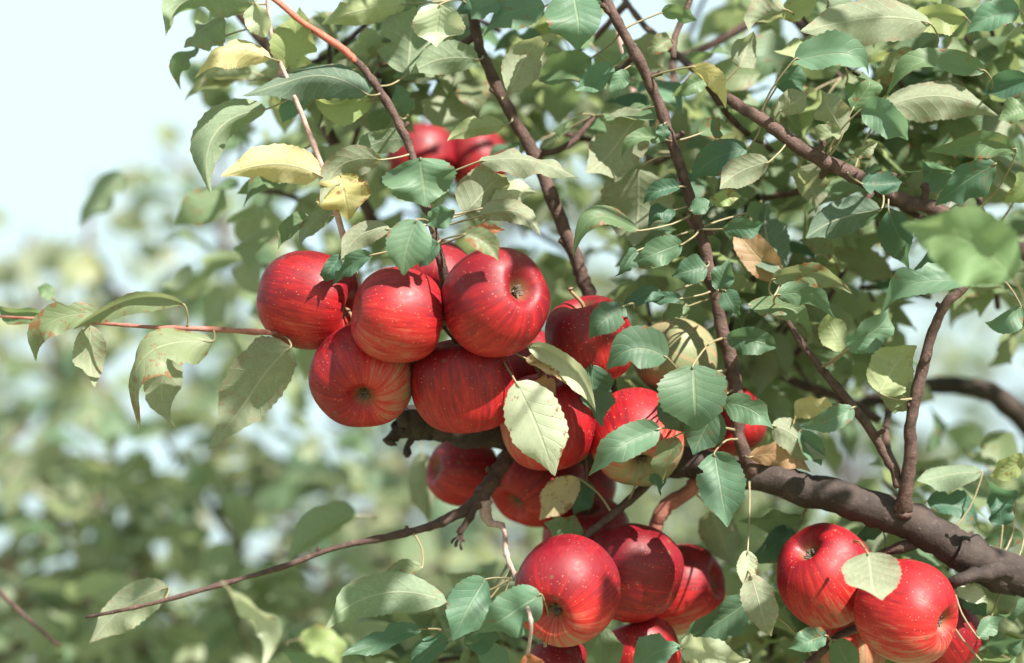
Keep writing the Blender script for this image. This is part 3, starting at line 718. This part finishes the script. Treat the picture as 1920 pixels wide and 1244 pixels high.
 (1700, 770, 1650, 745, 40, 'o', .0, .1, {}), (1905, 940, 1850, 900, 50, 'd', .06, 0, {}), (1920, 1010, 1840, 1020, 40, 'g', .05, .1, {}),
 # upper right
 (1472, 18, 1403, 60, 58, 'o', .02, .05, U), (1540, -4, 1448, 26, 52, 'k', .03, -.05, {}), (1746, 46, 1498, 64, 88, 'o', -.01, .12, dict(roll=15, under=True)), (1812, 34, 1703, 36, 52, 'k', .02, .1, {}), (1912, 20, 1812, 62, 58, 't', .01, .08, {}),
 (1578, 112, 1453, 112, 62, 'k', .03, .2, U), (1488, 114, 1634, 136, 72, 't', -.02, .08, dict(roll=-20)), (1598, 206, 1626, 134, 62, 'g', .0, 0, dict(roll=30)), (1456, 164, 1502, 118, 54, 'd', .0, 0, {}), (1462, 209, 1514, 172, 48, 'o', -.01, 0, U),
 (1580, 252, 1540, 170, 68, 'o', -.005, 0, dict(roll=-15, under=True)), (1614, 206, 1702, 264, 64, 't', -.02, .1, dict(roll=10)), (1660, 200, 1850, 232, 78, 'o', .02, .14, dict(roll=-15, under=True)), (1848, 134, 1654, 193, 50, 'g', -.01, .14, dict(roll=25)),
 (1906, 286, 1738, 288, 50, 'g', .0, .16, {}), (1868, 308, 1752, 388, 74, 'd', -.01, .06, dict(roll=-15)), (1614, 344, 1692, 340, 48, 'd', -.02, -.08, {}), (1497, 314, 1528, 402, 62, 'o', .02, 0, U), (1578, 252, 1530, 270, 34, 'o', -.01, .1, {}),
 (1600, 292, 1646, 268, 28, 'o', -.01, .1, {}), (1930, 150, 1846, 178, 56, 'd', .02, .05, {}), (1930, 205, 1872, 225, 50, 'g', .01, 0, {}), (1560, 60, 1640, 90, 50, 'g', .05, .1, {}), (1720, 105, 1640, 160, 55, 'o', .05, .1, {}),
 (1400, 400, 1460, 420, 50, 'g', .04, .1, {}), (1930, 330, 1880, 380, 55, 'k', .03, 0, {}), (1790, 330, 1730, 300, 50, 't', .04, 0, {}), (1560, 480, 1500, 450, 44, 'o', .08, 0, {}),
]:
    hero(*h[:6], d=h[6], lat=h[7], **h[8])
N_HERO = len(LEAVES)

# rosettes of leaves on short spurs that fill the crown just behind
RECTS = [((400, 1000), (0, 170), 6), ((1020, 1300), (20, 300), 6), ((1300, 1920), (20, 470), 9), ((1160, 1600), (500, 620), 3), ((1420, 1900), (1000, 1230), 5), ((1000, 1180), (300, 520), 2)]
count = 0
TYPES = 'gggttdodokgo'
for (xr, yr, k) in RECTS:
    for q in range(k):
        r_ = np.random.default_rng(7000 + count); count += 1
        if len(LEAVES) >= 296: break
        c = at(r_.uniform(*xr), r_.uniform(*yr), r_.uniform(.07, .2))
        up = nrm(cdir(r_.normal(0, .5), 1, r_.normal(0, .5)))
        j = int(np.linalg.norm(ALLP - c, axis=1).argmin())
        root = ALLP[j] if np.linalg.norm(ALLP[j] - c) < .12 else c - up * .06 + FWD * .05
        pth = catmull([root, (root + c) / 2 - up * .008, c], 5)
        V2, F2 = tube(pth, np.linspace(.0032, .0022, len(pth)), 7, .2, count)
        tw = mesh_obj('twig', V2, F2, [BM['brown']], TREE)
        for l in range(4):
            az = l * 2.4 + r_.uniform(-.4, .4)
            e1 = nrm(np.cross(up, FWD)); e2 = np.cross(up, e1)
            out = nrm(e1 * math.cos(az) + e2 * math.sin(az) + up * r_.uniform(-.2, .7))
            pl = r_.uniform(.016, .030); L = r_.uniform(.036, .057)
            P0 = c + out * pl; P1 = P0 + nrm(out + np.array([0, 0, -r_.uniform(.1, .6)])) * L
            nn = nrm(up + r_.normal(0, .35, 3))
            leaf_obj(P0, P1, nn, L * r_.uniform(.5, .68), TYPES[r_.integers(len(TYPES))], r_.uniform(.02, .14), r_.normal(0, .05), e1, r_.uniform(.1, .5),
                     r_.uniform(-.1, .2), r_.uniform(.05, .15), r_.normal(0, .4), 9000 + len(LEAVES), owner=tw, root=c)

# ------------------------------------------------------------------ masses of leaves
def leaf_templates():
    T = []
    for k in range(5):
        r_ = np.random.default_rng(60 + k)
        V, F, UV, _, _ = leaf_geo(np.array([0, 0, 0.]), np.array([0, 1., 0]), np.array([0, 0, 1.]), r_.uniform(.5, .66), r_.uniform(-.02, .16), r_.normal(0, .05), np.array([1., 0, 0]),
                                  r_.uniform(.05, .45), r_.uniform(-.1, .3), r_.uniform(.03, .15), r_.normal(0, .4), 60 + k, NL=6, NW=4, teeth=0)
        i0 = F[len(F) // 2]
        if np.cross(V[i0[1]] - V[i0[0]], V[i0[3]] - V[i0[0]])[2] < 0: F = [f[::-1] for f in F]
        T.append((V, np.array(F), UV))
    return T
TPL = leaf_templates()

def rosettes(centres, ups, r_, nleaf=(4, 8), size=(.036, .058), spread=.03):
    """leaf frames around spur tips: origins, axes (along), normals, sizes"""
    O, A, N, Z = [], [], [], []
    for c, up in zip(centres, ups):
        k = r_.integers(*nleaf)
        e1 = nrm(np.cross(up, [.37, .22, .9])); e2 = np.cross(up, e1)
        for l in range(k):
            az = l * 2.4 + r_.uniform(-.5, .5)
            out = nrm(e1 * math.cos(az) + e2 * math.sin(az) + up * r_.uniform(-.4, .8))
            o = c + out * r_.uniform(.4, 1.1) * spread - up * r_.uniform(0, .06)
            a = nrm(out + np.array([0, 0, -r_.uniform(.0, .9)]))
            n = nrm(up * .8 + r_.normal(0, .5, 3))
            O.append(o); A.append(a); N.append(n); Z.append(r_.uniform(*size))
    return np.array(O), np.array(A), np.array(N), np.array(Z)

def leaf_mass(bag_parts, O, A, N, Z, r_):
    """append transformed leaves to (verts, faces, uv) arrays"""
    A = A / np.linalg.norm(A, axis=1)[:, None]
    N = N - A * (N * A).sum(1)[:, None]; N /= np.linalg.norm(N, axis=1)[:, None] + 1e-9
    X = np.cross(A, N)
    t = r_.integers(0, len(TPL), len(O))
    for k, (V, F, UV) in enumerate(TPL):
        s = np.where(t == k)[0]
        if len(s) == 0: continue
        P = O[s, None] + Z[s, None, None] * (V[None, :, :1] * X[s, None] + V[None, :, 1:2] * A[s, None] + V[None, :, 2:] * N[s, None])
        bag_parts.append((P.reshape(-1, 3), (F[None] + (np.arange(len(s)) * len(V))[:, None, None]).reshape(-1, 4), np.tile(UV, (len(s), 1))))

def build_mass(name, parts, mats, parent, sticks=None):
    Vs, Fs, Us, mi, n = [], [], [], [], 0
    for V, F, UV in parts:
        Vs.append(V); Fs += (F + n).tolist(); Us.append(UV); mi += [0] * len(F); n += len(V)
    if sticks is not None and sticks.n:
        V = np.vstack(sticks.v); Vs.append(V); Fs += [tuple(i + n for i in f) for f in sticks.f]
        Us.append(np.zeros((len(V), 2))); mi += [1] * len(sticks.f)
    o = mesh_obj(name, np.vstack(Vs), Fs, mats, parent, np.vstack(Us), mi)
    o['kind'] = 'stuff'
    return o

# sunlit spots of the photograph: no overhead leaf may stand in these rays
LIT = [(795, 270, .27, 45), (900, 285, .28, 45), (870, 700, -.06, 10), (620, 720, -.04, 12), (990, 580, -.08, 26), (975, 640, -.08, 20), (575, 500, -.01, 24), (1075, 1085, -.05, 24), (1600, 1040, .0, 26), (1720, 1110, -.05, 22), (1775, 1200, -.03, 18), (1005, 790, -.04, 30), (1030, 850, -.04, 24),
       (1120, 975, .08, 26), (1280, 1060, .06, 22), (1660, 965, .02, 20), (790, 320, -.04, 24), (830, 45, 0, 26), (1085, 50, -.02, 30), (1600, 140, -.02, 24), (460, 130, 0, 30), (500, 300, 0, 34), (660, 370, 0, 24), (1680, 240, -.02, 24),
       (1230, 480, -.02, 18), (1040, 380, .06, 20), (1010, 320, .06, 16), (1500, 570, -.02, 18), (300, 690, -.02, 30), (560, 50, 0, 24), (640, 90, 0, 14), (1700, 850, 0, 14), (855, 1130, -.03, 20), (1800, 430, -.2, 40), (1340, 1230, -.03, 24), (760, 500, -.04, 20), (1300, 740, -.03, 12), (1680, 690, -.02, 16)]
def carve(O, Z, A):
    keep = np.ones(len(O), bool)
    mid = O + A * Z[:, None] * .5
    for (x, y, d, r) in LIT:
        p = at(x, y, d); q = mid - p; tt = q @ S
        dist = np.linalg.norm(q - np.outer(tt, S), axis=1)
        keep &= ~((tt > .04) & (dist < r * PXS * D0 + .022))
    return keep

def in_view(P, margin=0.0):
    q = P - CAM; z = q @ FWD
    x = (q @ RGT) / (PXS * z) + W / 2; y = H / 2 - (q @ UPV) / (PXS * z)
    return (z > .05) & (x > -margin) & (x < W + margin) & (y > -margin) & (y < H + margin), x, y, z - D0

def near_foliage():
    r_ = np.random.default_rng(77)
    parts, sticks = [], Bag()
    C, Uv = [], []
    # crown behind the sharp leaves, seen out of focus
    zones = [((560, 1120), (330, 520), (.3, .75), 9), ((380, 640), (560, 860), (.7, 1.2), 6), ((1780, 1990), (60, 520), (.11, .5), 12), ((1720, 1990), (850, 1270), (.12, .4), 10), ((-40, 620), (1020, 1300), (.5, 1.0), 20), ((0, 450), (820, 1050), (.8, 1.3), 12), ((600, 1050), (1070, 1290), (.11, .35), 10), ((1250, 1960), (0, 470), (.11, .2), 26), ((1150, 1620), (480, 720), (.11, .2), 9), ((480, 1050), (0, 200), (.11, .2), 9), ((1380, 1940), (980, 1270), (.11, .2), 12), ((620, 1300), (1180, 1290), (.11, .2), 5), ((430, 1150), (-60, 330), (.34, .6), 26), ((1150, 1990), (-60, 470), (.2, .65), 36), ((1100, 1650), (470, 800), (.22, .6), 20), ((1380, 1990), (860, 1300), (.15, .6), 26),
             ((1600, 1990), (440, 900), (.35, .8), 4), ((560, 1350), (1130, 1300), (.1, .5), 10), ((430, 760), (330, 520), (.2, .5), 5)]
    for xr, yr, dr, k in zones:
        for _ in range(k):
            C.append(at(r_.uniform(*xr), r_.uniform(*yr), r_.uniform(*dr))); Uv.append(nrm(cdir(r_.normal(0, .5), 1, r_.normal(0, .6))))
    # crown above and to the right, outside the picture: it dapples the light
    nover = 0
    while nover < 400:
        p = np.array([r_.uniform(-.75, 1.7), r_.uniform(.75, 2.9), r_.uniform(2.28, 3.1)])
        iv, x, y, dz = in_view(p[None], 160)
        if iv[0]: continue
        C.append(p); Uv.append(nrm(np.array([r_.normal(0, .4), r_.normal(0, .4), 1]))); nover += 1
    for c, u in zip(C, Uv):
        e = nrm(r_.normal(0, .4, 3) + np.array([.4, .9, -.3]))
        sticks.add(*tube(np.array([c + e * .07, c + e * .035 + u * .004, c]), [.0026, .0022, .0018], 5))
    O, A, N, Z = rosettes(C, Uv, r_, (6, 11))
    k = carve(O, Z, A)
    iv, x, y, dz = in_view(O, 60)
    k &= ~(iv & (dz < .1))
    mid = O + A * Z[:, None] * .5
    _, x, y, dz = in_view(mid, 60)
    for a in APPLES:                      # the fruit hangs free of these leaves
        if a[3] < .35: k &= ~((np.hypot(x - a[0], y - a[1]) < a[2] + 22) & (dz < a[3]))
    leaf_mass(parts, O[k], A[k], N[k], Z[k], r_)
    build_mass('foliage', parts, [M_STUFF, BM['brown']], TREE, sticks)
near_foliage()

# ------------------------------------------------------------------ neighbouring trees, far out of focus
def back_tree(base, crown_c, crown_r, nclus, seed, label, shoots=(), size=(.046, .074)):
    r_ = np.random.default_rng(seed)
    base = np.array(base, float); cc = np.array(crown_c, float); cr = np.array(crown_r, float)
    root = empty('apple_tree', base); tag(root, label, 'tree', 'apple trees behind the sharp one')
    fork = base + np.array([0, 0, 1.0])
    pth = catmull([base + (0, 0, -.05), base + (.03, 0, .35), base + (-.03, .02, .7), fork], 5)
    V, F = tube(pth, np.linspace(.11, .075, len(pth)), 12, .1, seed)
    mesh_obj('trunk', V, F, [BM['limb']], root)
    pts = []
    for b in range(5):
        d = r_.normal(0, 1, 3); d[2] = abs(d[2]) * .7 + .7; d = nrm(d)
        e = cc + d * cr * .85
        m = (fork + e) / 2 + r_.normal(0, .08, 3)
        pth = catmull([fork, m, e], 7)
        V, F = tube(pth, np.linspace(.024, .005, len(pth)), 7, .12, seed + b)
        mesh_obj('branch', V, F, [BM['limb']], root)
        pts.append(pth)
    C, Uv = [], []
    for _ in range(nclus):
        d = nrm(r_.normal(0, 1, 3)) * r_.uniform(.15, 1) ** .45
        C.append(cc + d * cr); Uv.append(nrm(d * .6 + np.array([0, 0, .9]) + r_.normal(0, .3, 3)))
    sticks = Bag()
    for (a, b, k) in shoots:
        a, b = np.array(a), np.array(b)
        pth = catmull([a, (a + b) / 2 + r_.normal(0, .04, 3), b], 6)
        sticks.add(*tube(pth, np.linspace(.007, .003, len(pth)), 6, .1, seed))
        for q in range(k):
            p = pth[int((q + .5) / k * (len(pth) - 1))]
            C.append(p + r_.normal(0, .02, 3)); Uv.append(nrm((b - a) + r_.normal(0, .3, 3) * np.linalg.norm(b - a)))
    P = np.vstack(pts)
    for c in C[:nclus]:
        j = int(np.linalg.norm(P - c, axis=1).argmin())
        t0 = P[j] if np.linalg.norm(P[j] - c) < .4 else c + (P[j] - c) * .3
        sticks.add(*tube(np.array([t0, (t0 + c) / 2 + r_.normal(0, .02, 3), c]), [.006, .0045, .003], 4))
    O, A, N, Z = rosettes(C, Uv, r_, (6, 11), size, .045)
    parts = []
    leaf_mass(parts, O, A, N, Z, r_)
    build_mass('crown', parts, [M_BACK, BM['brown']], root, sticks)

def atw(px, py, dd): return at(px, py, dd)
sh = [(atw(330, 620, 1.5), atw(180, 330, 1.5), 2), (atw(150, 800, 1.6), atw(60, 430, 1.7), 3), (atw(420, 620, 1.7), atw(300, 280, 1.7), 3), (atw(250, 800, 1.3), atw(190, 560, 1.3), 2), (atw(500, 560, 1.4), atw(420, 250, 1.4), 3), (atw(20, 900, 1.9), atw(10, 620, 1.9), 2), (atw(380, 760, 2.2), atw(330, 480, 2.2), 3), (atw(100, 700, 2.4), atw(120, 520, 2.4), 2)]
c1 = atw(250, 1100, 1.15); back_tree((c1[0], c1[1], 0), (c1[0], c1[1], 1.65), (.72, .40, .42), 140, 21, 'blurred low apple tree behind the thin twigs at the lower edge', sh, (.06, .092))
c2 = atw(1050, 820, 2.6); back_tree((c2[0], c2[1], 0), (c2[0], c2[1], 1.95), (.46, .5, .8), 190, 22, 'blurred apple tree behind the big cluster of red apples')
c3 = atw(1750, 700, 3.0); back_tree((c3[0], c3[1], 0), (c3[0], c3[1], 2.1), (.95, .7, 1.0), 240, 23, 'blurred apple tree seen through the gap beside the upright branch')
c4_ = atw(-100, 1000, 4.2); back_tree((c4_[0], c4_[1], 0), (c4_[0], c4_[1], 1.50), (1.1, .7, .70), 130, 24, 'farthest pale blurred apple tree below the open sky')
c5 = atw(780, 1150, 1.9); back_tree((c5[0], c5[1], 0), (c5[0], c5[1], 1.70), (.44, .4, .42), 110, 25, 'blurred shady apple tree behind the forked spur and long bare twig', (), (.05, .08))
